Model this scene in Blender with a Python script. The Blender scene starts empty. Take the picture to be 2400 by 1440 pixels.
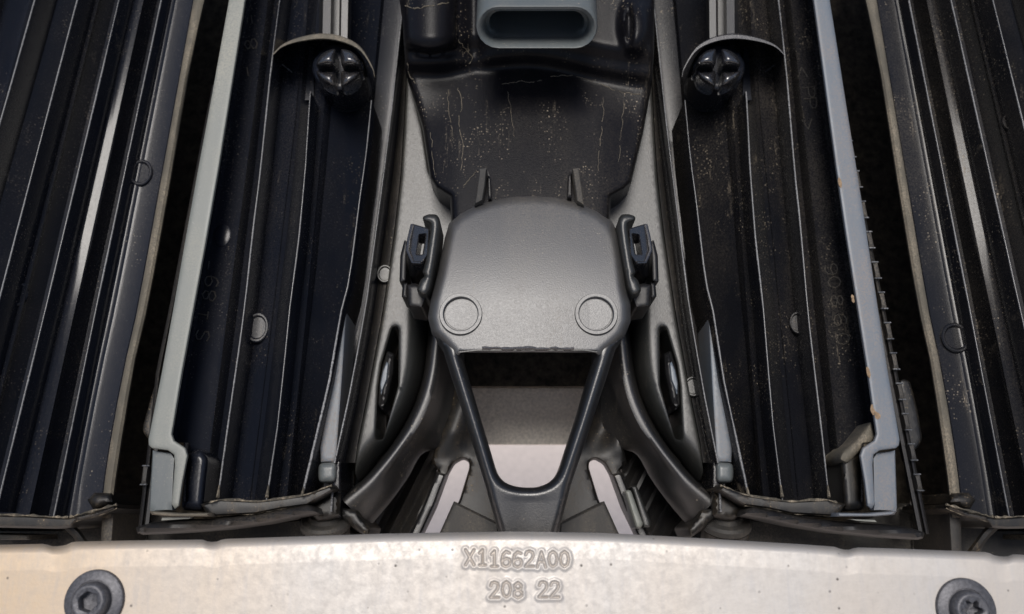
import bpy, bmesh, math, random
import numpy as np
from mathutils import Vector, Matrix
from mathutils.geometry import delaunay_2d_cdt

random.seed(4)
S = bpy.context.scene
C = S.collection

# ------------------------------------------------------------------ camera, sky, sun, exposure
PITCH = math.radians(45)
FPX = 1920.0                      # focal length in photograph pixels (photo is 2400 wide)
FWD = Vector((0, math.cos(PITCH), -math.sin(PITCH)))
UP = Vector((0, math.sin(PITCH), math.cos(PITCH)))
RT = Vector((1, 0, 0))
P0 = Vector((0, 0, 1.3))         # middle of the grille plane
DIST = 0.45
CAM = P0 - FWD * DIST
LEAN = math.radians(15)           # the grille leans away from the lens at its top
BN = (-FWD * math.cos(LEAN) + UP * math.sin(LEAN)).normalized()   # grille normal, towards the viewer
BU = (UP * math.cos(LEAN) + FWD * math.sin(LEAN)).normalized()    # grille "up"

cd = bpy.data.cameras.new('camera')
cam = bpy.data.objects.new('camera', cd)
C.objects.link(cam)
cam.matrix_world = Matrix.Translation(CAM) @ Matrix((RT, UP, -FWD)).transposed().to_4x4()
cd.sensor_width = 36
cd.lens = 36 * FPX / 2400
cd.clip_start = 0.02
cd.clip_end = 200
S.camera = cam
cd.dof.use_dof = True
cd.dof.focus_distance = 0.435
cd.dof.aperture_fstop = 8.0

SUN_EL, SUN_AZ = math.radians(76), math.radians(192)    # azimuth clockwise from +Y
w = bpy.data.worlds.new('World')
S.world = w
w.use_nodes = True
nt = w.node_tree
bg = nt.nodes['Background']
sky = nt.nodes.new('ShaderNodeTexSky')
sky.sky_type = 'NISHITA'
sky.sun_disc = False
sky.sun_elevation = SUN_EL
sky.sun_rotation = SUN_AZ
sky.dust_density = 3.0
nt.links.new(sky.outputs[0], bg.inputs[0])
bg.inputs[1].default_value = 0.05
sd = bpy.data.lights.new('sun', 'SUN')
sd.energy = 1.5
sd.angle = math.radians(24)
sd.color = (1.0, 0.96, 0.91)
sun = bpy.data.objects.new('sun', sd)
C.objects.link(sun)
sdir = Vector((math.sin(SUN_AZ) * math.cos(SUN_EL), math.cos(SUN_AZ) * math.cos(SUN_EL), math.sin(SUN_EL)))
sun.rotation_euler = sdir.to_track_quat('Z', 'Y').to_euler()
sun.location = P0 + sdir * 3
S.view_settings.view_transform = 'Standard'
S.view_settings.look = 'None'
S.view_settings.exposure = 0.85
S.view_settings.gamma = 1

# ------------------------------------------------------------------ helpers
def W(px, py, d):
    """point seen at photo pixel (px, py) lying d millimetres in front of the grille plane"""
    r = FWD * FPX + RT * (px - 1200) - UP * (py - 720)
    t = ((P0 + BN * (d / 1000.0) - CAM).dot(BN)) / r.dot(BN)
    return CAM + r * t

def thing(name, label, cat, at, group=None, kind=None):
    o = bpy.data.objects.new(name, None)
    C.objects.link(o)
    o.location = at
    o.empty_display_size = 0.02
    o['label'] = label
    o['category'] = cat
    if group: o['group'] = group
    o['kind'] = kind or 'thing'
    return o

def tag(o, label, cat, group=None, kind='thing'):
    o['label'] = label; o['category'] = cat; o['kind'] = kind
    if group: o['group'] = group
    return o

def world_loc(o):
    v = Vector((0, 0, 0))
    while o is not None:
        v += o.location; o = o.parent
    return v

def mk(name, verts, faces, mat, parent=None, angle=35, smooth=True):
    off = world_loc(parent)
    me = bpy.data.meshes.new(name)
    me.from_pydata([tuple(Vector(v) - off) for v in verts], [], faces)
    bm = bmesh.new(); bm.from_mesh(me)
    bmesh.ops.remove_doubles(bm, verts=bm.verts, dist=1e-6)
    bmesh.ops.recalc_face_normals(bm, faces=bm.faces)
    for f in bm.faces: f.smooth = smooth
    bm.to_mesh(me); bm.free()
    if smooth: me.set_sharp_from_angle(angle=math.radians(angle))
    me.materials.append(mat)
    o = bpy.data.objects.new(name, me)
    C.objects.link(o)
    o.parent = parent
    return o

def cat(pts, n):
    """smooth curve through points (any dimension), n samples"""
    P = np.array(pts, float)
    if len(P) < 3:
        t = np.linspace(0, 1, n)[:, None]
        return P[0] * (1 - t) + P[-1] * t
    Q = np.vstack([2 * P[0] - P[1], P, 2 * P[-1] - P[-2]])
    out = []
    for u in np.linspace(0, len(P) - 1 - 1e-9, n):
        i = int(u); t = u - i
        p0, p1, p2, p3 = Q[i], Q[i + 1], Q[i + 2], Q[i + 3]
        out.append(0.5 * (2 * p1 + (p2 - p0) * t + (2 * p0 - 5 * p1 + 4 * p2 - p3) * t * t + (3 * p1 - p0 - 3 * p2 + p3) * t ** 3))
    return np.array(out)

def closed_curve(pts, sub=4):
    """rounded closed outline through points"""
    P = np.array(pts, float); n = len(P); out = []
    for i in range(n):
        p0, p1, p2, p3 = P[i - 1], P[i], P[(i + 1) % n], P[(i + 2) % n]
        for k in range(sub):
            t = k / sub
            out.append(0.5 * (2 * p1 + (p2 - p0) * t + (2 * p0 - 5 * p1 + 4 * p2 - p3) * t * t + (3 * p1 - p0 - 3 * p2 + p3) * t ** 3))
    return [tuple(p) for p in out]

def fillet(pts, r, seg=4):
    """polygon with its corners rounded by r pixels"""
    out = []; n = len(pts)
    for i in range(n):
        a, b, c = (np.array(pts[j % n], float) for j in (i - 1, i, i + 1))
        la, lc = np.linalg.norm(a - b), np.linalg.norm(c - b)
        k = min(r, la * 0.45, lc * 0.45)
        p, q = b + (a - b) / la * k, b + (c - b) / lc * k
        for s in range(seg + 1):
            t = s / seg
            out.append(tuple((1 - t) ** 2 * p + 2 * t * (1 - t) * b + t * t * q))
    return out

def loft(name, stations, mat, parent=None, closed=True, caps=True, angle=35, pre=False):
    """stations: list of rings of (px, py, d) (or Vectors when pre)"""
    V = []; n = len(stations[0])
    for s in stations:
        for p in s: V.append(p if pre else W(*p))
    F = []
    for i in range(len(stations) - 1):
        for j in range(n if closed else n - 1):
            k = (j + 1) % n
            F.append((i * n + j, i * n + k, (i + 1) * n + k, (i + 1) * n + j))
    if caps and closed:
        F.append(tuple(range(n))); F.append(tuple((len(stations) - 1) * n + j for j in range(n)))
    return mk(name, V, F, mat, parent, angle)

def seg_dist(P, segs):
    """distance of points P (n,2) to segments (m,4)"""
    out = np.full(len(P), 1e9)
    for x0, y0, x1, y1 in segs:
        dx, dy = x1 - x0, y1 - y0
        L = dx * dx + dy * dy + 1e-12
        t = np.clip(((P[:, 0] - x0) * dx + (P[:, 1] - y0) * dy) / L, 0, 1)
        out = np.minimum(out, np.hypot(P[:, 0] - x0 - t * dx, P[:, 1] - y0 - t * dy))
    return out

def inside(P, poly):
    c = np.zeros(len(P), bool); n = len(poly)
    for i in range(n):
        x0, y0 = poly[i]; x1, y1 = poly[(i + 1) % n]
        if y0 == y1: continue
        m = ((y0 > P[:, 1]) != (y1 > P[:, 1])) & (P[:, 0] < (x1 - x0) * (P[:, 1] - y0) / (y1 - y0) + x0)
        c ^= m
    return c

def loop_segs(poly):
    return [(*poly[i], *poly[(i + 1) % len(poly)]) for i in range(len(poly))]

def resample(poly, step):
    out = []
    for x0, y0, x1, y1 in loop_segs(poly):
        n = max(1, int(math.hypot(x1 - x0, y1 - y0) / step))
        for k in range(n): out.append((x0 + (x1 - x0) * k / n, y0 + (y1 - y0) * k / n))
    return out

def rnd(R, h):
    """edge rounding: drop of height h over R pixels from the edge"""
    return lambda q: -h * (1 - np.sqrt(np.clip(1 - (1 - np.clip(q / R, 0, 1)) ** 2, 0, 1)))

def relief(name, outline, hfun, back, mat, parent=None, holes=(), cell=9, angle=40, edge_rows=(2.2, 5.5), shell=0):
    """solid plate with a modelled front: hfun(x, y, edge distance) -> d (mm), straight sides down to depth back"""
    loops = [resample(outline, cell)] + [resample(h, cell) for h in holes]
    segs = [s for l in loops for s in loop_segs(l)]
    A = np.array(loops[0]); lo, hi = A.min(0), A.max(0)
    gx, gy = np.meshgrid(np.arange(lo[0], hi[0], cell), np.arange(lo[1], hi[1], cell))
    gx = gx + (np.arange(gx.shape[0]) % 2)[:, None] * cell * 0.5
    G = np.stack([gx.ravel(), gy.ravel()], 1)
    for e in edge_rows:                       # extra rows of points close to the edges
        extra = []
        for l in loops:
            L = np.array(l); T = np.roll(L, -1, 0) - np.roll(L, 1, 0)
            N = np.stack([-T[:, 1], T[:, 0]], 1); N /= np.linalg.norm(N, axis=1)[:, None] + 1e-9
            extra += [L + N * e, L - N * e]
        X = np.vstack(extra); q = seg_dist(X, segs)
        G = np.vstack([G[seg_dist(G, segs) > max(edge_rows) + 0.4 * cell] if e == edge_rows[0] else G, X[q > e * 0.85]])
    ok = inside(G, loops[0])
    for h in loops[1:]: ok &= ~inside(G, h)
    G = G[ok]
    G = G[seg_dist(G, segs) > (0.5 * cell if not edge_rows else 0.6 * min(edge_rows))]
    V2 = []; E = []
    for l in loops:
        b = len(V2); V2 += [Vector(p) for p in l]
        E += [(b + i, b + (i + 1) % len(l)) for i in range(len(l))]
    V2 += [Vector((x, y)) for x, y in G]
    ov, oe, of, *_ = delaunay_2d_cdt(V2, E, [], 0, 1e-4)
    Q = np.array([tuple(v) for v in ov])
    cen = np.array([Q[list(f)].mean(0) for f in of])
    keep = inside(cen, loops[0])
    for h_ in loops[1:]: keep &= ~inside(cen, h_)
    of = [f for f, k_ in zip(of, keep) if k_]; q = seg_dist(Q, segs); q[q < 0.05] = 0
    D = hfun(Q[:, 0], Q[:, 1], q) * np.ones(len(Q))
    top = [W(x, y, d) for (x, y), d in zip(Q, D)]
    bot = [p - BN * ((d - back if not shell else shell) / 1000.0) for p, d in zip(top, D)]
    n = len(top); cnt = {}
    for f in of:
        for i in range(len(f)):
            k = (f[i], f[(i + 1) % len(f)]); cnt[tuple(sorted(k))] = cnt.get(tuple(sorted(k)), 0) + 1
    F = [tuple(f) for f in of] + [tuple(n + i for i in reversed(f)) for f in of]
    F += [(a, b, n + b, n + a) for (a, b), c in cnt.items() if c == 1]
    return mk(name, top + bot, F, mat, parent, angle)

def flat(d, R=6, h=1.5):
    r = rnd(R, h)
    return lambda x, y, q: d + r(q)

def lathe(name, at, axis, prof, mat, parent=None, seg=32, angle=35, ell=(1, 1), xdir=RT):
    """profile of (radius mm, height mm) turned about axis at point at"""
    ax = axis.normalized(); u = (xdir - ax * xdir.dot(ax)).normalized(); v = ax.cross(u)
    V = []; F = []
    for r, h in prof:
        for k in range(seg):
            a = 2 * math.pi * k / seg
            V.append(at + (u * math.cos(a) * r * ell[0] + v * math.sin(a) * r * ell[1] + ax * h) / 1000.0)
    for i in range(len(prof) - 1):
        for k in range(seg):
            l = (k + 1) % seg
            F.append((i * seg + k, i * seg + l, (i + 1) * seg + l, (i + 1) * seg + k))
    F.append(tuple(range(seg))); F.append(tuple((len(prof) - 1) * seg + k for k in range(seg)))
    return mk(name, V, F, mat, parent, angle)

def tube(name, pts, r, mat, parent=None, seg=8):
    """round bar through (px, py, d) points, radius r mm (or list)"""
    P = [W(*p) for p in pts]; rings = []
    for i, p in enumerate(P):
        t = (P[min(i + 1, len(P) - 1)] - P[max(i - 1, 0)]).normalized()
        u = t.cross(BN).normalized(); v = t.cross(u)
        rr = (r[i] if isinstance(r, (list, tuple)) else r) / 1000.0
        rings.append([p + (u * math.cos(2 * math.pi * k / seg) + v * math.sin(2 * math.pi * k / seg)) * rr for k in range(seg)])
    return loft(name, rings, mat, parent, pre=True)

def fin(name, pts, height, width, mat, parent=None, tip=None):
    """thin upright rib whose rounded tip runs through the (px, py, d) points; width in mm"""
    rings = []
    P = [W(*p) for p in pts]
    for i, p in enumerate(P):
        h = height[i] if isinstance(height, (list, tuple)) else height
        wv = (width[i] if isinstance(width, (list, tuple)) else width) / 2000.0
        t = (P[min(i + 1, len(P) - 1)] - P[max(i - 1, 0)]).normalized()
        s = t.cross(BN).normalized()
        rings.append([p - BN * h / 1000 - s * wv * 1.5, p - BN * 0.0006 - s * wv, p - BN * 0.00015 - s * wv * 0.7, p,
                      p - BN * 0.00015 + s * wv * 0.7, p - BN * 0.0006 + s * wv, p - BN * h / 1000 + s * wv * 1.5])
    o = loft(name, rings, mat, parent, pre=True, angle=60)
    if tip is not None:  # crest faces take the painted highlight colour
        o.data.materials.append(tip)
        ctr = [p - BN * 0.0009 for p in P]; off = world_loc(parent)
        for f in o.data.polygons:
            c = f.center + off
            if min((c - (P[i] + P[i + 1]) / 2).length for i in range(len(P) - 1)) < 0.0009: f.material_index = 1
    return o

def poly(keys):
    ys = [k[0] for k in keys]; xs = [k[1] for k in keys]
    def f(y):
        if y <= ys[0]: return xs[0] + (xs[1] - xs[0]) / (ys[1] - ys[0]) * (y - ys[0])
        if y >= ys[-1]: return xs[-1] + (xs[-1] - xs[-2]) / (ys[-1] - ys[-2]) * (y - ys[-1])
        return float(np.interp(y, ys, xs))
    return f

def dust_line(pts, d, parent, m, r=0.55, seed=1):
    rr = random.Random(seed)
    P = cat(pts, 3 * len(pts) + 4)
    tube('dust_crust', [(m(x, y), y + rr.uniform(-1.2, 1.2), d) for x, y in P], [r * rr.uniform(.3, 1.5) for _ in P], M['crust'], parent, seg=6)

ident = lambda x, y: x
def mI(x, y): return 2476 - x + (6 - 0.025 * y) * min(1, max(0, (1000 - x) / 500))     # inner vane on the other side
def mO(x, y): return 2508 - x - 0.014 * y                                            # outer vane on the other side
def mC(x, y): return 2480 - x                                                        # centre pieces

# ------------------------------------------------------------------ materials
def nodes_of(m):
    m.use_nodes = True
    n = m.node_tree
    return n, n.nodes['Principled BSDF']

def ramp(n, src, a, b, ca=(0, 0, 0, 1), cb=(1, 1, 1, 1)):
    r = n.nodes.new('ShaderNodeValToRGB')
    r.color_ramp.elements[0].position = a; r.color_ramp.elements[0].color = ca
    r.color_ramp.elements[1].position = b; r.color_ramp.elements[1].color = cb
    n.links.new(src, r.inputs[0])
    return r.outputs[0]

def noise(n, co, scale, detail=4, rough=0.6):
    t = n.nodes.new('ShaderNodeTexNoise')
    t.inputs['Scale'].default_value = scale; t.inputs['Detail'].default_value = detail; t.inputs['Roughness'].default_value = rough
    n.links.new(co, t.inputs['Vector'])
    return t.outputs['Fac']

def math_(n, op, a, b):
    t = n.nodes.new('ShaderNodeMath'); t.operation = op; t.use_clamp = True
    for i, v in enumerate((a, b)):
        if isinstance(v, (int, float)): t.inputs[i].default_value = v
        else: n.links.new(v, t.inputs[i])
    return t.outputs[0]

def mixc(n, fac, a, b):
    t = n.nodes.new('ShaderNodeMix'); t.data_type = 'RGBA'
    if isinstance(fac, (int, float)): t.inputs[0].default_value = fac
    else: n.links.new(fac, t.inputs[0])
    for i, v in ((6, a), (7, b)):
        if isinstance(v, tuple): t.inputs[i].default_value = (*v[:3], 1)
        else: n.links.new(v, t.inputs[i])
    return t.outputs[2]

DUST = (0.36, 0.30, 0.22)
def plastic(name, base, rough=0.35, film=0.15, specks=0.5, grain=0.1, streak=True, spec=0.5, dust=DUST, film_scale=22, ior=1.5):
    """moulded black plastic with a broken film of road dust and bright specks of grit"""
    m = bpy.data.materials.new(name); n, b = nodes_of(m)
    tc = n.nodes.new('ShaderNodeTexCoord'); co = tc.outputs['Object']
    mp = n.nodes.new('ShaderNodeMapping'); n.links.new(co, mp.inputs[0])
    mp.inputs['Scale'].default_value = (1.0, 0.35, 0.35)      # dust runs along the mouldings
    big = ramp(n, noise(n, mp.outputs[0], film_scale, 5, 0.65), 0.42, 0.72)
    fine = ramp(n, noise(n, co, 900, 3, 0.7), 0.35, 0.75)
    filmf = math_(n, 'MULTIPLY', math_(n, 'MULTIPLY', big, fine), film * 2)
    def speck_layer(scale, r0, r1, c0, c1, k):
        vo = n.nodes.new('ShaderNodeTexVoronoi'); vo.inputs['Scale'].default_value = scale; n.links.new(co, vo.inputs['Vector'])
        sp = ramp(n, vo.outputs['Distance'], r0, r1, (1, 1, 1, 1), (0, 0, 0, 1))
        return math_(n, 'MULTIPLY', math_(n, 'MULTIPLY', sp, ramp(n, vo.outputs['Color'], c0, c1)), k)
    where = ramp(n, noise(n, mp.outputs[0], 55, 4, 0.7), 0.48, 0.64)
    sk = n.nodes.new('ShaderNodeMapping'); n.links.new(co, sk.inputs[0]); sk.inputs['Scale'].default_value = (1.0, 0.10, 0.10)
    run = math_(n, 'MULTIPLY', ramp(n, noise(n, sk.outputs[0], 330, 3, 0.7), 0.60, 0.72), math_(n, 'MULTIPLY', fine, 0.55))
    grit = math_(n, 'ADD', speck_layer(620, 0.12, 0.34, 0.40, 0.8, 0.55), speck_layer(260, 0.05, 0.17, 0.62, 0.8, 0.8))
    spf = math_(n, 'MULTIPLY', math_(n, 'MULTIPLY', math_(n, 'ADD', grit, run), where), specks)
    f = math_(n, 'ADD', filmf, spf)
    n.links.new(mixc(n, spf, mixc(n, filmf, base, dust), tuple(min(.6, c * 1.6) for c in dust)), b.inputs['Base Color'])
    rn = n.nodes.new('ShaderNodeMapRange')
    rn.inputs['To Min'].default_value = rough; rn.inputs['To Max'].default_value = 0.9
    n.links.new(math_(n, 'ADD', f, math_(n, 'MULTIPLY', fine, 0.12)), rn.inputs[0])
    n.links.new(rn.outputs[0], b.inputs['Roughness'])
    b.inputs['Specular IOR Level'].default_value = spec; b.inputs['IOR'].default_value = ior
    bp = n.nodes.new('ShaderNodeBump'); bp.inputs['Strength'].default_value = grain; bp.inputs['Distance'].default_value = 0.0004
    n.links.new(math_(n, 'ADD', noise(n, co, 1500, 2, 0.6), spf), bp.inputs['Height'])
    n.links.new(bp.outputs[0], b.inputs['Normal'])
    return m

M = {}
M['vane'] = plastic('vane_plastic', (0.008, 0.010, 0.016), 0.20, 0.04, 0.4, spec=0.34)
M['vane_dusty'] = plastic('dusty_vane_plastic', (0.008, 0.0085, 0.011), 0.22, 0.075, 1.0, spec=0.32)
M['rib'] = plastic('rib_highlight_plastic', (0.025, 0.026, 0.03), 0.24, 0.9, 0.3, spec=0.9, dust=(0.34, 0.34, 0.34), film_scale=34)  # paler colour stands in for the highlight lines along the rib crests
M['rim_dust'] = plastic('dust_caked_rim', (0.10, 0.09, 0.07), 0.8, 0.6, 0.5, film_scale=60)
M['duct'] = plastic('duct_plastic', (0.006, 0.006, 0.008), 0.28, 0.05, 1.0, grain=0.25, spec=0.17)
M['cover'] = plastic('grained_cover_plastic', (0.040, 0.040, 0.041), 0.45, 0.12, 0.5, grain=0.3, spec=1.0, ior=1.63)
M['panel'] = plastic('satin_panel_plastic', (0.016, 0.017, 0.016), 0.42, 0.08, 0.4, grain=0.25, spec=1.0, ior=1.47)
M['vframe'] = plastic('shaded_frame_plastic', (0.011, 0.012, 0.014), 0.30, 0.08, 0.5, grain=0.15, spec=1.0, ior=1.45)  # same plastic as the cover, with the legs' shading put into the colour
M['arm'] = plastic('arm_plastic', (0.008, 0.008, 0.009), 0.42, 0.12, 0.9, grain=0.2, spec=1.0, ior=1.5)
M['mud'] = plastic('muddy_plastic', (0.006, 0.006, 0.006), 0.42, 0.16, 1.0, dust=(0.24, 0.18, 0.11), film_scale=110)
M['dull'] = plastic('dull_grey_plastic', (0.024, 0.023, 0.022), 0.65, 0.25, 0.3)
M['black'] = plastic('rubber_black', (0.008, 0.008, 0.009), 0.45, 0.1, 0.2)
M['glossy'] = plastic('latch_plastic', (0.016, 0.016, 0.019), 0.24, 0.06, 0.6, spec=1.0, ior=1.65)
M['strip'] = plastic('satin_trim', (0.18, 0.19, 0.175), 0.40, 0.5, 0.3, dust=(0.42, 0.40, 0.33))
M['strip_blue'] = plastic('satin_trim_scuffed', (0.125, 0.15, 0.18), 0.38, 0.35, 0.3, dust=(0.40, 0.27, 0.16))
M['socket'] = plastic('socket_plastic', (0.10, 0.115, 0.12), 0.32, 0.12, 0.5)
M['crust'] = plastic('dust_crust', (0.05, 0.045, 0.035), 0.9, 1.0, 0.8, film_scale=150)
M['scum'] = plastic('dried_dirt', (0.11, 0.095, 0.07), 0.9, 0.4, 0.5, film_scale=200)
M['mark'] = plastic('marking_plastic', (0.03, 0.03, 0.03), 0.25, 0.3, 0.2)

def aluminium():
    m = bpy.data.materials.new('weathered_aluminium'); n, b = nodes_of(m)
    co = n.nodes.new('ShaderNodeTexCoord').outputs['Object']
    mp = n.nodes.new('ShaderNodeMapping'); n.links.new(co, mp.inputs[0]); mp.inputs['Scale'].default_value = (1, 0.5, 0.5)
    patch = ramp(n, noise(n, mp.outputs[0], 14, 3), 0.40, 0.65)
    sc = n.nodes.new('ShaderNodeSeparateXYZ'); n.links.new(co, sc.inputs[0])
    left = ramp(n, sc.outputs[0], 0.0, 1.0)
    rng = n.nodes.new('ShaderNodeMapRange'); rng.inputs['From Min'].default_value = -0.10; rng.inputs['From Max'].default_value = -0.24
    n.links.new(sc.outputs[0], rng.inputs[0])
    warm = math_(n, 'MULTIPLY', math_(n, 'ADD', rng.outputs[0], math_(n, 'MULTIPLY', patch, 0.25)), 0.9)
    base = mixc(n, warm, (0.51, 0.485, 0.455), (0.59, 0.45, 0.30))
    mott = ramp(n, noise(n, co, 240, 5, 0.7), 0.35, 0.7)
    base = mixc(n, math_(n, 'MULTIPLY', mott, 0.35), base, (0.40, 0.37, 0.34))
    vo = n.nodes.new('ShaderNodeTexVoronoi'); vo.inputs['Scale'].default_value = 190; n.links.new(co, vo.inputs['Vector'])
    pit = math_(n, 'MULTIPLY', ramp(n, vo.outputs['Distance'], 0.06, 0.16, (1, 1, 1, 1), (0, 0, 0, 1)), ramp(n, vo.outputs['Color'], 0.66, 0.8))
    base = mixc(n, pit, base, (0.10, 0.09, 0.08))
    ga = n.nodes.new('ShaderNodeAttribute'); ga.attribute_name = 'grime'
    base = mixc(n, math_(n, 'MULTIPLY', ga.outputs['Fac'], 0.45), base, (0.33, 0.27, 0.21))
    st = n.nodes.new('ShaderNodeMapping'); n.links.new(co, st.inputs[0]); st.inputs['Scale'].default_value = (1, 0.12, 0.12); st.inputs['Rotation'].default_value = (0, 0, 0)
    scr = ramp(n, noise(n, st.outputs[0], 420, 3, 0.6), 0.5, 0.75)
    base = mixc(n, math_(n, 'MULTIPLY', scr, 0.22), base, (0.34, 0.35, 0.38))
    n.links.new(base, b.inputs['Base Color'])
    b.inputs['Metallic'].default_value = 0.35
    n.links.new(ramp(n, mott, 0.0, 1.0, (0.42,) * 3 + (1,), (0.62,) * 3 + (1,)), b.inputs['Roughness'])
    bp = n.nodes.new('ShaderNodeBump'); bp.inputs['Strength'].default_value = 0.14; bp.inputs['Distance'].default_value = 0.0005
    n.links.new(math_(n, 'SUBTRACT', noise(n, co, 420, 4, 0.7), pit), bp.inputs['Height']); n.links.new(bp.outputs[0], b.inputs['Normal'])
    return m
M['alu'] = aluminium()

def simple(name, base, rough, metal=0.0, var=0.3, scale=300, bump=0.2):
    m = bpy.data.materials.new(name); n, b = nodes_of(m)
    co = n.nodes.new('ShaderNodeTexCoord').outputs['Object']
    f = noise(n, co, scale, 5, 0.7)
    n.links.new(mixc(n, ramp(n, f, 0.35, 0.7), tuple(c * (1 - var) for c in base), tuple(c * (1 + var) for c in base)), b.inputs['Base Color'])
    b.inputs['Roughness'].default_value = rough; b.inputs['Metallic'].default_value = metal
    bp = n.nodes.new('ShaderNodeBump'); bp.inputs['Strength'].default_value = bump; bp.inputs['Distance'].default_value = 0.0005
    n.links.new(f, bp.inputs['Height']); n.links.new(bp.outputs[0], b.inputs['Normal'])
    return m
M['bolt'] = simple('phosphated_steel', (0.10, 0.10, 0.11), 0.5, 0.5, 0.35, 700)
M['ground'] = simple('pale_concrete', (0.70, 0.61, 0.55), 0.9, 0, 0.12, 90)
M['rust'] = simple('rust_bloom', (0.26, 0.18, 0.11), 0.9, 0, 0.4, 600)
M['tray'] = simple('grained_shade_sheet', (0.80, 0.74, 0.66), 0.8, 0, 0.25, 500)  # for the sheet standing in for shaded ground
M['foam'] = simple('dusty_foam', (0.040, 0.032, 0.022), 1.0, 0, 0.8, 160, 0.8)

# ------------------------------------------------------------------ ground and what lies deep behind
g = mk('ground', [(-6, -6, 0), (6, -6, 0), (6, 6, 0), (-6, 6, 0)], [(0, 1, 2, 3)], M['ground'])
g['kind'] = 'structure'

core_out = [(-380, -250), (2800, -250), (2800, 1400), (1660, 1400), (1640, 1150), (1555, 1080), (1505, 1000), (1495, 906), (985, 906), (975, 1000), (925, 1080), (850, 1160), (820, 1400), (-380, 1400)]
ro = relief('radiator_shroud', core_out, lambda x, y, q: -118 + 0 * x, -126, M['foam'], None, cell=60)
tag(ro, 'dusty black foam panel deep behind the vanes', 'panel')

ut = relief('shade_sheet', [(960, 880), (1520, 880), (1500, 1042), (980, 1042)], lambda x, y, q: -150 + 0 * x, -154, M['tray'], None, cell=40)  # added sheet in place of the shaded ground below
tag(ut, 'grey grained sheet standing in for shaded ground in the V-shaped opening', 'tray')

# ------------------------------------------------------------------ outer vanes
ys_full = [-230, -70, 60, 180, 300, 420, 540, 640, 740, 840, 940, 1040, 1120, 1180, 1214]
def lerp(f, g_, t): return lambda y: f(y) * (1 - t) + g_(y) * t
def plus(f, k): return lambda y: f(y) + k

def boss(name, x, y, d, rx, ry, mat, parent, hole=True):
    at = W(x, y, d)
    r = (W(x + rx, y, d) - at).length * 1000
    p = [(r, -1.0), (r, 0.2), (r * 0.93, 0.7), (r * 0.82, 0.7), (r * 0.74, 0.1), (r * 0.7, -0.5), (0.01, -0.5)] if hole else \
        [(r, -1.0), (r * 0.98, 0.3), (r * 0.88, 0.6), (0.01, 0.6)]
    return lathe(name, at, BN, p, mat, parent, seg=28, ell=(1, ry / rx))

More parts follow.
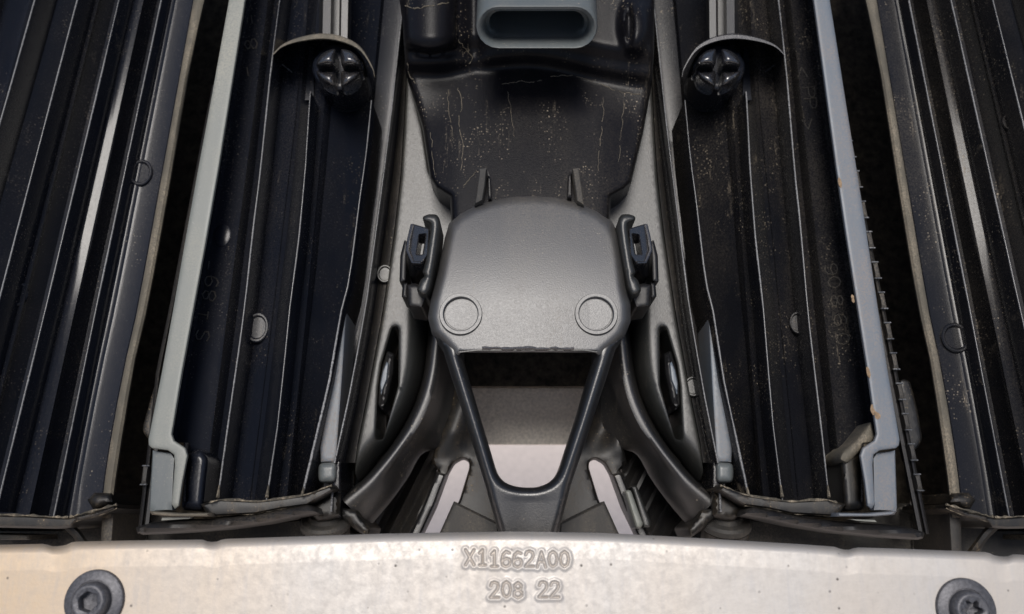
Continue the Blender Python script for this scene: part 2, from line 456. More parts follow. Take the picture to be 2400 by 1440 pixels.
def outer_vane(m, label, mat, right):
    v = thing('grille_vane', label, 'vane', W(m(150, 1214), 1214, -60), 'ribbed vanes of the grille')
    L1 = poly([(0, 180), (690, 0)]); L2 = poly([(0, 278), (720, 107), (1155, 0)]); L3 = poly([(0, 377), (720, 225), (1210, 125)])
    E1 = poly([(0, 454), (720, 324), (885, 286), (1090, 250), (1215, 236)])
    E2 = poly([(0, 482), (125, 452), (250, 430), (430, 400), (600, 370), (720, 348), (835, 320), (980, 295), (1145, 270), (1215, 262)])
    prof = [(plus(L1, -560), -46), (plus(L1, -470), -43), (plus(L1, -345), -28), (plus(L1, -232), -43), (plus(L1, -228), -43), (plus(L1, -130), -28), (plus(L1, -110), -26.5), (plus(L1, -20), -40), (L1, -43)]
    def bay(a, b, crest, lowa, sharp):
        w_ = 0.03 if sharp else 0.07
        if not sharp:
            return [(lerp(a, b, .08), lowa), (lerp(a, b, .30), crest - 5), (lerp(a, b, .37), crest - .6), (lerp(a, b, .41), crest), (lerp(a, b, .50), crest - .50), (lerp(a, b, .59), crest - 1.05),
                    (lerp(a, b, .63), crest - 1.9), (lerp(a, b, .68), crest - 5), (lerp(a, b, .92), lowa)]
        return [(lerp(a, b, .08), lowa), (lerp(a, b, .5 - 3 * w_), crest - 5), (lerp(a, b, .5 - 1.2 * w_), crest - .9), (lerp(a, b, .5), crest),
                (lerp(a, b, .5 + 1.2 * w_), crest - .9), (lerp(a, b, .5 + 3 * w_), crest - 5), (lerp(a, b, .92), lowa)]
    prof += bay(L1, L2, -28, -42, True) + [(L2, -43)] + bay(L2, L3, -27, -42, False) + [(L3, -42)]
    prof += [(lerp(L3, E1, .1), -38), (lerp(L3, E1, .22), -27), (lerp(L3, E1, .29), -23.9), (lerp(L3, E1, .34), -23.4), (lerp(L3, E1, .40), -23.7), (lerp(L3, E1, .46), -24.5), (lerp(L3, E1, .55), -24.8), (lerp(L3, E1, .97), -24)]
    prof += [(E1, -22.5)]
    back = [(plus(E2, -12), -30), (plus(E2, -45), -72), (plus(L1, -560), -72)]
    st = []
    for y in ys_full:
        kk = float(np.interp(y, [120, 300, 640, 760], [0, 1, 1, -.4]))
        ring_ = []
        for f, d in prof + back:
            for base_d, full in ((-27.50, .50), (-28.05, 1.05)):
                if abs(d - base_d) < 1e-6: d = -27 - full * kk
            ring_.append((m(f(y), y), y, d))
        st.append(ring_)
    loft('body', st, mat, v, angle=28)
    # caked rim along the free edge
    st = []
    for y in ys_full:
        wv = E2(y) - E1(y)
        rim = [(E1(y) - 2, -26), (E1(y) + .04 * wv, -20.5), (E1(y) + .3 * wv, -18.4), (E1(y) + .6 * wv, -18.2), (E1(y) + .88 * wv, -19.5), (E2(y), -22.5), (E2(y) - 6, -32)]
        st.append([(m(x, y), y, d) for x, d in rim])
    loft('rim', st, M['rim_dust'], v, angle=50)
    for f, y1 in ((L1, 1000), (L2, 1200), (L3, 1212)):
        yy = [y for y in np.linspace(-225, y1, 18)]
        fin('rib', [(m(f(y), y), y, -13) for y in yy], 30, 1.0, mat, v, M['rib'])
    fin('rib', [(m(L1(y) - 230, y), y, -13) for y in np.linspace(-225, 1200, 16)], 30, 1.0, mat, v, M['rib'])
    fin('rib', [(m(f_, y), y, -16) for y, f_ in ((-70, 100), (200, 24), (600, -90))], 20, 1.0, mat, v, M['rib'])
    if not right:
        boss('moulding_boss', 330, 405, -23.5, 27, 33, mat, v); boss('moulding_boss', 40, 690, -30, 26, 30, mat, v)
    else:
        boss('moulding_boss', 2365, 287, -27, 17, 20, mat, v); boss('moulding_boss', 2240, 792, -23.2, 34, 36, mat, v)
    # foot: dusty lip, gusset, post and brace
    lip = [(-400, 1196), (60, 1208), (128, 1212), (160, 1213), (215, 1200), (274, 1182), (276, 1192), (225, 1212), (180, 1222), (165, 1236), (130, 1240), (-400, 1228)]
    relief('lip', [(m(x, y), y) for x, y in lip], flat(-8, 7, 4), -62, M['mud'], v, cell=9)
    dust_line([(-60, 1206), (60, 1209), (128, 1213), (160, 1213)], -9, v, m, 0.7, 7)
    dust_line([(165, 1212), (215, 1199), (274, 1183)], -9, v, m, 0.8, 8)
    dust_line([(150, 1232), (175, 1222), (225, 1210), (274, 1192)], -10, v, m, 0.5, 9)
    blk = [(205, 1172), (222, 1155), (262, 1156), (272, 1180), (220, 1198)]
    relief('corner_block', [(m(x, y), y) for x, y in blk], flat(-12, 14, 7), -60, M['mud'], v, cell=7)
    post = [(240, 1200), (272, 1188), (262, 1330), (234, 1330)]
    relief('post', [(m(x, y), y) for x, y in post], flat(-20, 8, 4), -64, M['dull'], v, cell=9)
    web = [(170, 1228), (240, 1196), (236, 1330), (200, 1330)]
    relief('web', [(m(x, y), y) for x, y in web], lambda x, y, q: -48 + 0 * x, -64, M['dull'], v, cell=14)
    tube('brace', [(m(155, 1228), 1228, -20), (m(180, 1252), 1252, -22), (m(215, 1300), 1300, -28)], 2.4, M['mud'], v)
    bar = [(-60, 1250), (70, 1254), (72, 1266), (-60, 1266)]
    relief('lower_bar', [(m(x, y), y) for x, y in bar], flat(-30, 4, 2), -60, M['dull'], v, cell=9)
    return v

outer_vane(ident, 'clean glossy black vane with two moulded rings beside the tan-rimmed black gap', M['vane'], False)
outer_vane(mO, 'dusty black vane with furry tan rim beside the notched frame rail', M['vane_dusty'], True)

# ------------------------------------------------------------------ lettering strokes
GLYPH = {
    '0': [[(.5, 0), (.15, .15), (0, .5), (.15, .85), (.5, 1), (.85, .85), (1, .5), (.85, .15), (.5, 0)]],
    '1': [[(.15, .22), (.5, 0), (.5, 1)], [(.15, 1), (.85, 1)]],
    '2': [[(.05, .25), (.2, .05), (.5, 0), (.85, .08), (.95, .3), (.8, .5), (0, 1), (1, 1)]],
    '6': [[(.9, .1), (.5, 0), (.15, .2), (0, .6), (.12, .9), (.5, 1), (.9, .88), (1, .68), (.85, .5), (.5, .45), (.1, .6)]],
    '8': [[(.5, .47), (.15, .38), (.1, .18), (.5, 0), (.9, .18), (.85, .38), (.5, .47), (.05, .62), (.05, .85), (.5, 1), (.95, .85), (.95, .62), (.5, .47)]],
    '9': [[(.9, .4), (.5, .55), (.1, .42), (0, .25), (.2, .05), (.5, 0), (.88, .1), (1, .4), (.85, .8), (.5, 1), (.1, .9)]],
    'A': [[(0, 1), (.5, 0), (1, 1)], [(.2, .65), (.8, .65)]],
    'X': [[(0, 0), (1, 1)], [(1, 0), (0, 1)]],
    'P': [[(0, 1), (0, 0), (.7, 0), (1, .15), (1, .38), (.7, .52), (0, .52)]],
    'S': [[(.95, .12), (.5, 0), (.08, .15), (.1, .38), (.5, .5), (.9, .62), (.95, .85), (.5, 1), (.05, .88)]],
    '-': [[(.1, .5), (.9, .5)]],
    '>': [[(0, .1), (1, .5), (0, .9)]],
    '<': [[(1, .1), (0, .5), (1, .9)]],
}
def strokes(ch, x, y, w_, h, rot=0.0):
    """segments of a character centred at x, y (pixels), turned by rot"""
    out = []; c, s = math.cos(rot), math.sin(rot)
    for line in GLYPH[ch]:
        P = [((a - .5) * w_, (b - .5) * h) for a, b in line]
        P = [(x + a * c - b * s, y + a * s + b * c) for a, b in P]
        out += [(*P[i], *P[i + 1]) for i in range(len(P) - 1)]
    return out
def raised_char(ch, x, y, w_, h, rot, d, parent):
    V = []; F = []
    for x0, y0, x1, y1 in strokes(ch, x, y, w_, h, rot):
        a, b_ = W(x0, y0, d), W(x1, y1, d)
        t = (b_ - a).normalized(); s = t.cross(BN) * 0.0004
        i = len(V); e = t * 0.0002
        V += [a - s - e, a + s - e, a + BN * 0.00045, b_ - s + e, b_ + s + e, b_ + BN * 0.00045]
        F += [(i, i + 2, i + 5, i + 3), (i + 2, i + 1, i + 4, i + 5), (i, i + 1, i + 2), (i + 3, i + 5, i + 4), (i, i + 3, i + 4, i + 1)]
    return mk('raised_character', V, F, M['mark'], parent, smooth=False)

# ------------------------------------------------------------------ inner vanes
def inner_vane(m, label, mat, smat, right):
    v = thing('grille_vane', label, 'vane', W(m(550, 1190), 1190, -60), 'ribbed vanes of the grille')
    S0 = poly([(0, 537), (250, 492), (475, 450), (720, 407), (870, 380), (1030, 348)])
    S1 = poly([(0, 575), (225, 540), (475, 500), (720, 455), (885, 425), (1020, 403)])
    R1 = poly([(0, 655), (75, 645), (200, 630), (400, 610), (540, 592), (720, 573), (835, 557), (1000, 533), (1160, 511)])
    F12 = poly([(0, 712), (250, 695), (720, 640), (1160, 586)])
    R2 = poly([(0, 745), (240, 725), (400, 715), (560, 700), (720, 679), (860, 665), (1000, 650), (1160, 626)])
    F23 = poly([(0, 778), (370, 750), (720, 718), (1160, 672)])
    R3 = poly([(0, 893), (240, 870), (370, 857), (450, 845), (660, 818), (720, 801), (900, 770), (1000, 746), (1160, 708)])
    R4 = poly([(0, 945), (280, 915), (400, 900), (550, 880), (720, 857), (920, 820), (1080, 785), (1160, 765)])
    T1 = poly([(0, 628), (420, 575), (720, 535), (1030, 495), (1160, 480)])
    stepx = lambda f, k: (lambda y: f(y) if y < 1036 else max(f(y), k))     # the body stops short of the stepped end panel
    prof = [(stepx(plus(S0, 8), 430), -6), (stepx(plus(S1, -4), 434), -1.5), (stepx(plus(S1, 5), 442), -24), (stepx(plus(S1, 14), 446), -26), (lerp(S1, T1, .9), -25.5), (T1, -25),
            (lerp(T1, R1, .25), -30), (lerp(T1, R1, .6), -35), (R1, -37),
            (lerp(R1, F12, .2), -37), (lerp(R1, F12, .92), -29), (F12, -28.2), (lerp(F12, R2, .3), -30), (lerp(F12, R2, .9), -37), (R2, -38),
            (lerp(R2, F23, .3), -36), (lerp(R2, F23, .9), -30), (F23, -29), (lerp(F23, R3, .06), -31), (lerp(F23, R3, .16), -37), (lerp(F23, R3, .5), -44), (lerp(F23, R3, .8), -49), (R3, -52),
            (lerp(R3, R4, .15), -57), (lerp(R3, R4, .8), -60), (R4, -60), (plus(R4, 16), -64), (plus(R4, 18), -82)]
    back = [(plus(R4, 0), -84), (stepx(plus(S0, 60), 470), -84)]
    ys = [-230, -70, 20, 90, 160, 240, 320, 400, 480, 560, 640, 720, 800, 880, 960, 1034, 1038, 1090, 1140, 1176]
    st = [[(m(f(y), y), y, d) for f, d in prof + back] for y in ys]
    loft('body', st, mat, v, angle=22)
    # pale strip along the free edge with its stepped lower end
    left = [(S0(y), y) for y in (-230, -70, 100, 250, 400, 550, 720, 870, 960, 1030)]
    out = left + [(349, 1044), (356, 1051), (394, 1056), (408, 1066), (410, 1090), (405, 1150), (402, 1182), (410, 1193), (420, 1186), (428, 1130), (440, 1068), (434, 1050), (408, 1033), (403, 1018)]
    out += [(S1(y), y) for y in (940, 870, 720, 550, 400, 250, 100, -70, -230)]
    relief('edge_strip', [(m(x, y), y) for x, y in out], flat(0.8, 6, 1.0), -1.2, smat, v, cell=7, edge_rows=(1.5, 3.5, 8))
    pan = [(358, 1056), (402, 1062), (410, 1075), (404, 1196), (352, 1200), (350, 1190)]
    relief('end_panel', [(m(x, y), y) for x, y in pan], flat(-6, 3, 1), -12, smat if right else M['socket'], v, cell=12)
    blk = [(441, 1062), (470, 1048), (492, 1072), (486, 1120), (478, 1200), (424, 1196), (430, 1140)]
    relief('end_block', [(m(x, y), y) for x, y in fillet(blk, 14)], flat(-9, 18, 9), -40, M['mud'] if right else mat, v, cell=7)
    lp = [(350, 1198), (420, 1203), (492, 1202), (490, 1211), (400, 1211), (356, 1207)]
    relief('end_lip', [(m(x, y), y) for x, y in lp], flat(3, 4, 2), -14, M['rim_dust'] if not right else smat, v, cell=6)
    if right:
        wing = [(455, 1035), (416, 985), (402, 1030), (420, 1046), (440, 1058), (470, 1090), (492, 1080), (486, 1060)]
        relief('dusty_wing', [(m(x, y), y) for x, y in fillet(wing, 10)], flat(-4, 12, 6), -30, M['rim_dust'], v, cell=7)
    if right:
        for cx, cy, w_, h_ in ((1968, 428, 5, 13), (2035, 872, 4, 16), (2046, 962, 5, 14), (2056, 974, 7, 10), (1999, 700, 4, 10)):
            rr = random.Random(cx)
            pp = [(cx + w_ * math.cos(a) * rr.uniform(.6, 1.2) + 0.2 * h_ * math.sin(a), cy + h_ * math.sin(a) * rr.uniform(.7, 1.1)) for a in np.linspace(0, 6.28, 11)[:-1]]
            relief('rust_spot', pp, lambda x, y, q: 0.95 + 0 * x, 0.4, M['rust'], v, cell=6, edge_rows=(2,))
    # ribs
    yy = lambda a, b, n=18: list(np.linspace(a, b, n))
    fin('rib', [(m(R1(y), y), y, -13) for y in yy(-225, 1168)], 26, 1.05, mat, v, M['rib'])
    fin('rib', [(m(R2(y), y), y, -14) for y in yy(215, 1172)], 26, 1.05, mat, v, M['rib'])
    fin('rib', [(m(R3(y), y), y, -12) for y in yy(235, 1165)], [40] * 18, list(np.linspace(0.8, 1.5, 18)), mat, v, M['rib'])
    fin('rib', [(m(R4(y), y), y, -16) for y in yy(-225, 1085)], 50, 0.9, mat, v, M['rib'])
    fin('rib', [(m(F12(y), y), y, -27.4) for y in yy(150, 1165)], 5, 0.5, mat, v)
    fin('rib', [(m(F23(y), y), y, -28.2) for y in yy(330, 1160)], 5, 0.5, mat, v)
    bl = [(806, 722), (813, 735), (802, 900), (790, 1062), (786, 1084), (752, 1084), (750, 1050), (770, 930)]
    relief('blade', [(m(x, y), y) for x, y in bl], lambda x, y, q: -22 + rnd(6, 1.5)(q), -50, M['strip_blue'], v, cell=7)
    cap = fillet([(748, 1086), (790, 1083), (789, 1122), (782, 1132), (748, 1132), (745, 1110)], 10)
    relief('blade_cap', [(m(x, y), y) for x, y in cap], flat(-17, 12, 5), -50, M['socket'], v, cell=6)
    # foot
    lip = [(470, 1182), (515, 1170), (600, 1174), (640, 1170), (712, 1160), (740, 1150), (778, 1136), (786, 1148), (745, 1172), (720, 1186), (660, 1194), (600, 1206), (490, 1212)]
    relief('lip', [(m(x, y), y) for x, y in lip], flat(-6, 8, 4), -60, M['mud'], v, cell=8)
    heel = [(690, 1192), (735, 1176), (775, 1150), (800, 1150), (800, 1212), (770, 1222), (745, 1225), (722, 1200)]
    relief('heel', [(m(x, y), y) for x, y in heel], flat(-18, 16, 10), -62, M['mud'], v, cell=8)
    stem = [(776, 1080), (800, 1075), (800, 1215), (772, 1215)]
    relief('stem', [(m(x, y), y) for x, y in stem], flat(-22, 9, 5), -62, mat, v, cell=8)
    dust_line([(480, 1184), (515, 1172), (600, 1176), (640, 1172), (712, 1162), (745, 1150), (778, 1138)], -7.5, v, m, 0.7, 5)
    dust_line([(490, 1208), (560, 1206), (610, 1202), (660, 1192), (718, 1184)], -8.5, v, m, 0.5, 6)
    for f in (R1, R2, R3):
        tube('dust_crust', [(m(f(1138), 1138), 1138, -13), (m(f(1166), 1166), 1166, -10)], [0.4, 1.0], M['crust'], v, seg=6)
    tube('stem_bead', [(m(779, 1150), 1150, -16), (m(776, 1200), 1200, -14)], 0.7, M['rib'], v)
    if not right:
        boss('moulding_boss', 603, 768, -29, 27, 36, mat, v); boss('moulding_boss', 522, 552, -25.5, 20, 28, mat, v, False)
        r = -math.pi / 2 + 0.16
        for ch, x, y in (('S', 475, 787), ('1', 471, 737), ('8', 490, 693), ('9', 496, 660), ('-', 489, 622)):
            raised_char(ch, x, y, 24, 32, r, -25.4, v)
        for ch, x, y in (('-', 590, 46), ('8', 588, 104), ('-', 580, 168)):
            raised_char(ch, x, y, 24, 30, -math.pi / 2 - 0.14, -25.4, v)
    else:
        boss('moulding_boss', 1870, 757, -29.5, 20, 27, mat, v)
        r = math.pi / 2 - 0.12
        for ch, x, y in (('<', 1880, 170), ('P', 1896, 217), ('P', 1900, 243), ('>', 1893, 292)):
            raised_char(ch, x, y, 24, 28, r, -25.4, v)
        for ch, x, y in (('9', 1948, 632), ('0', 1956, 662), ('8', 1962, 705), ('6', 1970, 750), ('0', 1976, 795)):
            raised_char(ch, x, y, 26, 30, r, -25.4, v)
    return v

inner_vane(ident, 'black ribbed vane with grey-green satin edge strip beside the sensor cover', M['vane'], M['strip'], False)
inner_vane(mI, 'dusty black ribbed vane with blue-grey edge strip spotted with rust', M['vane_dusty'], M['strip_blue'], True)

# ------------------------------------------------------------------ snap clips on their brackets
def snap_clip(m, label, dusty, right):
    v = thing('snap_clip', label, 'clip', W(m(790, 200), 200, -30), 'split snap clips at the vane brackets')
    prof = [(748, -20), (753, -8), (757, -5), (775, -4.5), (779, -9), (781, -14), (795, -14), (797, -9), (800, -5.5), (815, -5.5), (820, -9), (823, -20), (823, -44), (748, -44)]
    st = [[(m(x - 0.06 * (y - 40) * 0.3, y), y, d - 0.02 * y) for x, d in prof] for y in (-225, 0, 50, 92)]
    loft('shaft', st, M['arm'], v, angle=30)
    arc = cat([(640, 128), (662, 108), (700, 94), (755, 86), (805, 94), (845, 116), (872, 158), (878, 180)], 26)
    st = []
    for i, (x, y) in enumerate(arc):
        th = 2.5 + 5 * math.sin(math.pi * i / 25) ** 2
        st.append([(m(x, y - th), y - th, -40), (m(x, y - th), y - th, -2), (m(x, y - th * .6), y - th * .6, 1), (m(x, y + th * .6), y + th * .6, 1), (m(x, y + th), y + th, -1), (m(x, y + th), y + th, -40)])
    loft('collar', st, M['rim_dust'] if dusty else M['glossy'], v, angle=45)
    cx, cy = 793, 160
    for qx, qy in ((-1, -1), (1, -1), (-1, 1), (1, 1)):
        P = []
        for k in range(9):
            a = math.pi / 2 * k / 8
            P.append((cx + qx * (6 + 46 * math.cos(a)), cy + qy * (5 + 40 * math.sin(a))))
        P.append((cx + qx * 6, cy + qy * 5))
        h = 10 if qy < 0 else 3
        P = [(m(x, y), y) for x, y in fillet(P, 8, 2)]
        relief('clip_prong', P, flat(-2 + h, 20, 9), -14, M['glossy'], v, cell=5, angle=70)
    disc = [(cx + 62 * math.cos(a), cy + 55 * math.sin(a)) for a in np.linspace(0, 2 * math.pi, 28, endpoint=False)]
    relief('clip_base', [(m(x, y), y) for x, y in disc], flat(-11, 14, 4), -40, M['vane'], v, cell=9)
    g1 = cat([(652, 145), (672, 160), (688, 175), (695, 200), (697, 235)], 12)
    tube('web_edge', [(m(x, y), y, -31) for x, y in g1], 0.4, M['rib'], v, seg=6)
    web = [(645, 135), (672, 158), (690, 180), (697, 235), (735, 235), (735, 110), (690, 105)]
    relief('web', [(m(x, y), y) for x, y in web], lambda x, y, q: -34 + 0 * x, -42, M['vane'], v, cell=14)
    return v
snap_clip(ident, 'black split snap clip under a tan-dusted curved collar', True, False)
snap_clip(mI, 'black split snap clip under a clean glossy curved collar', False, True)

# ------------------------------------------------------------------ side panels, seals, arms
def side_panel(m, label, right):
    v = thing('side_panel', label, 'panel', W(m(860, 1120), 1120, -60), 'slotted panels flanking the sensor cover')
    rightc = [(1003, 725), (1000, 800), (992, 880), (968, 955), (930, 1020), (884, 1082), (850, 1132)]
    out = [(955, 150), (966, 200), (990, 300), (1005, 400), (1030, 450), (1070, 480), (1070, 640), (1020, 725)] + rightc
    out += [(838, 1126), (832, 1106), (838, 1050), (862, 930), (897, 740), (925, 550), (940, 420), (948, 300)]
    slot = fillet([(916, 776), (920, 766), (930, 764), (935, 772), (934, 850), (933, 905), (912, 985), (898, 1030), (882, 1032), (880, 1020), (886, 905), (893, 855)], 5)
    rc = [(m(x, y), y) for x, y in cat(rightc, 40)]
    rsegs = [(*rc[i], *rc[i + 1]) for i in range(len(rc) - 1)]
    def h(x, y, q):
        e = seg_dist(np.stack([x, y], 1), rsegs)
        t = np.clip(1 - e / 50.0, 0, 1)
        low = np.clip((y - 1010) / 120, 0, 1)
        return -32 - 30 * (1 - np.sqrt(np.clip(1 - t * t, 0, 1))) - 5 * low ** 2 + rnd(6, 1.5)(np.maximum(q, 0.6))
    relief('panel_face', [(m(x, y), y) for x, y in out], h, -70, M['panel'], v, holes=[[(m(x, y), y) for x, y in slot]], cell=8)
    # rounded seal on the vane side
    ed = poly([(150, 955), (300, 948), (420, 940), (550, 925), (740, 897), (930, 862), (1050, 838), (1110, 832)])
    st = []
    for y in np.linspace(120, 1085, 22):
        x1 = ed(y) - 2; wv = 16 + 24 * min(1, max(0, (y - 150) / 500)); x0 = x1 - wv
        st.append([(m(x0 - 6, y), y, -70), (m(x0, y), y, -56), (m(x0 + .2 * wv, y), y, -47), (m(x0 + .5 * wv, y), y, -40), (m(x0 + .85 * wv, y), y, -36.5), (m(x1, y), y, -36), (m(x1 + 3, y), y, -42), (m(x1 + 3, y), y, -70)])
    loft('seal', st, M['arm'], v, angle=50)
    # hook standing in the slot
    hook = fillet([(908, 822), (925, 830), (923, 876), (908, 945), (896, 964), (886, 950), (889, 900), (896, 860)], 6)
    relief('hook', [(m(x, y), y) for x, y in hook], flat(-27, 12, 8), -75, M['black'], v, cell=5)
    gl = [(906, 848), (911, 852), (907, 890), (893, 925), (891, 900), (897, 870)]
    relief('hook_face', [(m(x, y), y) for x, y in gl], flat(-24.5, 4, 1), -30, M['strip_blue'], v, cell=5)
    if right:
        boss('pin', 1624, 906, -34, 20, 24, M['panel'], v)
    else:
        boss('pin', 902, 642, -34, 18, 22, M['panel'], v)
    return v
side_panel(ident, 'grey slotted panel between the grey-green edged vane and sensor cover', False)
side_panel(mC, 'grey slotted panel between the rust-spotted vane and sensor cover', True)

def curved_arm(m, label):
    v = thing('curved_arm', label, 'arm', W(m(830, 1230), 1230, -60), 'curved arms below the sensor cover')
    a = cat([(1010, 735), (1001, 800), (994, 865), (977, 932), (945, 1000), (905, 1060), (865, 1108), (830, 1140), (795, 1165)], 34)
    r = cat([(1030, 740), (1023, 815), (1014, 875), (998, 935), (973, 992), (941, 1042), (901, 1092), (860, 1136), (808, 1178)], 34)
    b = cat([(1062, 740), (1075, 810), (1085, 900), (1078, 980), (1045, 1045), (990, 1064), (955, 1122), (916, 1176), (866, 1236)], 34)
    st = []
    for i, (A, R, B) in enumerate(zip(a, r, b)):
        u = min(1, max(0, (i / 33 - 0.45) / 0.4))          # lower half is a broad rounded arm
        pr = [(A, 0, -66), (A, 0, -56), (A, .2, -50), (A, .4, -34), (A, .55, -29), (R, 0, -28)]
        ring = []
        for base, t, d in pr:
            p = A * (1 - t) + R * t if base is A else R
            ring.append((m(p[0], p[1]), p[1], d))
        for t, d0, d1 in ((.12, -29, -28.4), (.25, -40, -29.5), (.45, -52, -32), (.7, -62, -37), (.9, -68, -44), (1, -70, -52), (1, -80, -66)):
            p = R * (1 - t) + B * t
            ring.append((m(p[0], p[1]), p[1], d0 * (1 - u) + d1 * u))
        st.append(ring)
    loft('arm_body', st, M['arm'], v, angle=60)
    foot = fillet([(800, 1190), (838, 1196), (846, 1212), (870, 1240), (862, 1262), (830, 1240), (812, 1222), (797, 1212)], 6)
    relief('arm_foot', [(m(x, y), y) for x, y in foot], flat(-24, 10, 6), -66, M['mud'], v, cell=7)
    lw = [(806, 1168), (838, 1140), (846, 1160), (815, 1184)]
    relief('fillet_block', [(m(x, y), y) for x, y in lw], flat(-30, 6, 3), -60, M['dull'], v, cell=8)
    return v
curved_arm(ident, 'black curved arm sweeping down towards the grey-green edged vane')
curved_arm(mC, 'black curved arm sweeping down towards the rust-spotted vane')

# ------------------------------------------------------------------ lower bracket under the cover
def bracket(m, label, right):
    v = thing('lower_bracket', label, 'bracket', W(m(1080, 1310), 1310, -80), 'lower brackets either side of the opening')
    out = [(1064, 870), (1098, 900), (1130, 1010), (1165, 1130), (1180, 1340), (930, 1340), (958, 1255), (990, 1192), (1016, 1132), (1026, 1102), (1010, 1085), (1022, 1040), (1048, 960)]
    hole = fillet([(1085, 1075), (1099, 1083), (1100, 1096), (1077, 1172), (1037, 1246), (1000, 1318), (960, 1318), (993, 1250), (1022, 1190), (1050, 1112), (1064, 1087)], 7)
    def h(x, y, q):
        return -64 + 5 * np.sin((x + y * 0.35) / 22.0) * np.clip((1075 - y) / 60, 0, 1) + rnd(9, 5)(q)
    relief('plate', [(m(x, y), y) for x, y in out], h, -76, M['mud'], v, holes=[[(m(x, y), y) for x, y in hole]], cell=8)
    rear = [(840, 1030), (1000, 1020), (1036, 1050), (1016, 1140), (985, 1205), (940, 1340), (820, 1340)]
    relief('rear_panel', [(m(x, y), y) for x, y in rear], lambda x, y, q: -92 - 6 * np.sin((x + .5 * y) / 14) ** 2, -110, M['black'], v, cell=9)
    wedge = [(1064, 1175), (1168, 1226), (1178, 1330), (985, 1330), (1032, 1246)]
    relief('wedge', [(m(x, y), y) for x, y in wedge], flat(-40, 6, 3), -62, M['dull'], v, cell=10)
    bar = [(1024, 1106), (1046, 1112), (1018, 1186), (985, 1258), (950, 1330), (930, 1325), (962, 1250), (994, 1180)]
    relief('strut', [(m(x, y), y) for x, y in bar], flat(-52, 8, 6), -70, M['arm'], v, cell=7)
    if right:
        cb = fillet([(1463, 1150), (1478, 1148), (1508, 1230), (1500, 1240), (1490, 1238)], 7)
        relief('clip_bar', cb, flat(-38, 7, 3), -60, M['strip'], v, cell=5)
        cs = fillet([(1480, 1140), (1492, 1138), (1526, 1226), (1524, 1236), (1508, 1238)], 4)
        relief('clip_side', cs, flat(-44, 5, 3), -64, M['panel'], v, cell=6)
    return v
bracket(ident, 'muddy black bracket with a pale slot beside the slim neck', False)
bracket(mC, 'black bracket with a pale clip bar beside its slot', True)

# ------------------------------------------------------------------ lower trays, frames and pivots
def tray(m, label, right):
    out = [(-380, 1240), (140, 1240), (262, 1210), (275, 1186), (330, 1180), (480, 1235), (720, 1215), (850, 1250), (850, 1400), (-380, 1400)]
    o = relief('lower_tray', [(m(x, y), y) for x, y in out], flat(-66, 8, 4), -90, M['dull'], None, cell=16)
    tag(o, label, 'tray', 'dull trays under the vanes')
tray(ident, 'dull grey tray below the grey-green edged vane', False)
tray(mI, 'dull grey tray below the rust-spotted vane', True)

def frame(m, label, right):
    v = thing('shutter_frame', label, 'frame', W(m(340, 1260), 1260, -30), 'notched frames around the inner vanes')
    X = poly([(300, 478), (330, 472), (720, 397), (870, 366), (1060, 345), (1250, 322)]) if not right else \
        poly([(300, 2482 - 1985), (720, 2482 - 2073 + 0), (1000, 2482 - 2128), (1250, 2482 - 2178)])
    st = []
    for y in np.linspace(200, 1252, 26):
        x = X(y)
        xm = (lambda q: m(q, y)) if not right else (lambda q: 2482 - q)
        st.append([(xm(x), y, -34), (xm(x), y, -13), (xm(x + 4), y, -10), (xm(x + 8), y, -10.5), (xm(x + 12), y, -13), (xm(x + 16), y, -10.5), (xm(x + 24), y, -10.5), (xm(x + 28), y, -14), (xm(x + 28), y, -34)])
    loft('rail', st, M['black'], v, angle=30)
    # teeth: small U-shaped notched lugs up the rail
    spots = [(1092, 1136)] if not right else [(y, y + 38) for y in np.linspace(330, 1112, 12)]
    for y0, y1 in spots:
        x0, x1 = X(y0), X(y1)
        xm = (lambda q, y: m(q, y)) if not right else (lambda q, y: 2482 - q)
        q = [(xm(x0 - 5, y0), y0), (xm(x0 + 7, y0), y0), (xm(x1 + 7, y1), y1), (xm(x1 - 5, y1), y1)]
        relief('tooth', q, flat(-7.5, 3, 1.2), -20, M['dull'], v, cell=8)
        for xx, yy_ in ((x0, y0), (x1, y1)):
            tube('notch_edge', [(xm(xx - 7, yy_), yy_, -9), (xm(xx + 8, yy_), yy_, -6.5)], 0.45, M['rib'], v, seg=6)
    # curved bottom bar
    top = [(318, 1236), (350, 1226), (420, 1218), (500, 1216), (600, 1206), (680, 1190), (722, 1182), (748, 1192)]
    bot = [(752, 1206), (700, 1212), (620, 1228), (520, 1242), (420, 1250), (335, 1254), (322, 1250)]
    pts = [(m(x, y) if not right else 2486 - x, y + (12 - 8 * min(1, max(0, (x - 320) / 430)) if right else 0)) for x, y in top + bot]
    relief('bottom_bar', pts, flat(-4, 14, 8), -34, M['black'], v, cell=8)
    if right:
        tab = fillet([(2110, 888), (2132, 892), (2150, 960), (2162, 1030), (2148, 1055), (2118, 1060), (2100, 980)], 10)
        relief('tab', tab, flat(-24, 5, 2), -30, M['mud'], v, cell=9)
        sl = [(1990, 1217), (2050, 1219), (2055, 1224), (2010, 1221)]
    else:
        tab = fillet([(374, 885), (392, 900), (372, 1020), (350, 1032), (334, 1012), (336, 995), (362, 905)], 8)
        relief('tab', tab, flat(-20, 5, 2), -28, M['mud'], v, cell=8)
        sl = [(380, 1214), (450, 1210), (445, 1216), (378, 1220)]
    relief('pale_sliver', sl, lambda x, y, q: -2.5 + 0 * x, -6, M['strip'], v, cell=9)  # thin solid pale sliver on the bottom bar
    return v
frame(ident, 'black frame corner with one notch below the grey-green strip', False)
frame(mI, 'black frame rail with many notches beside the blue-grey strip', True)

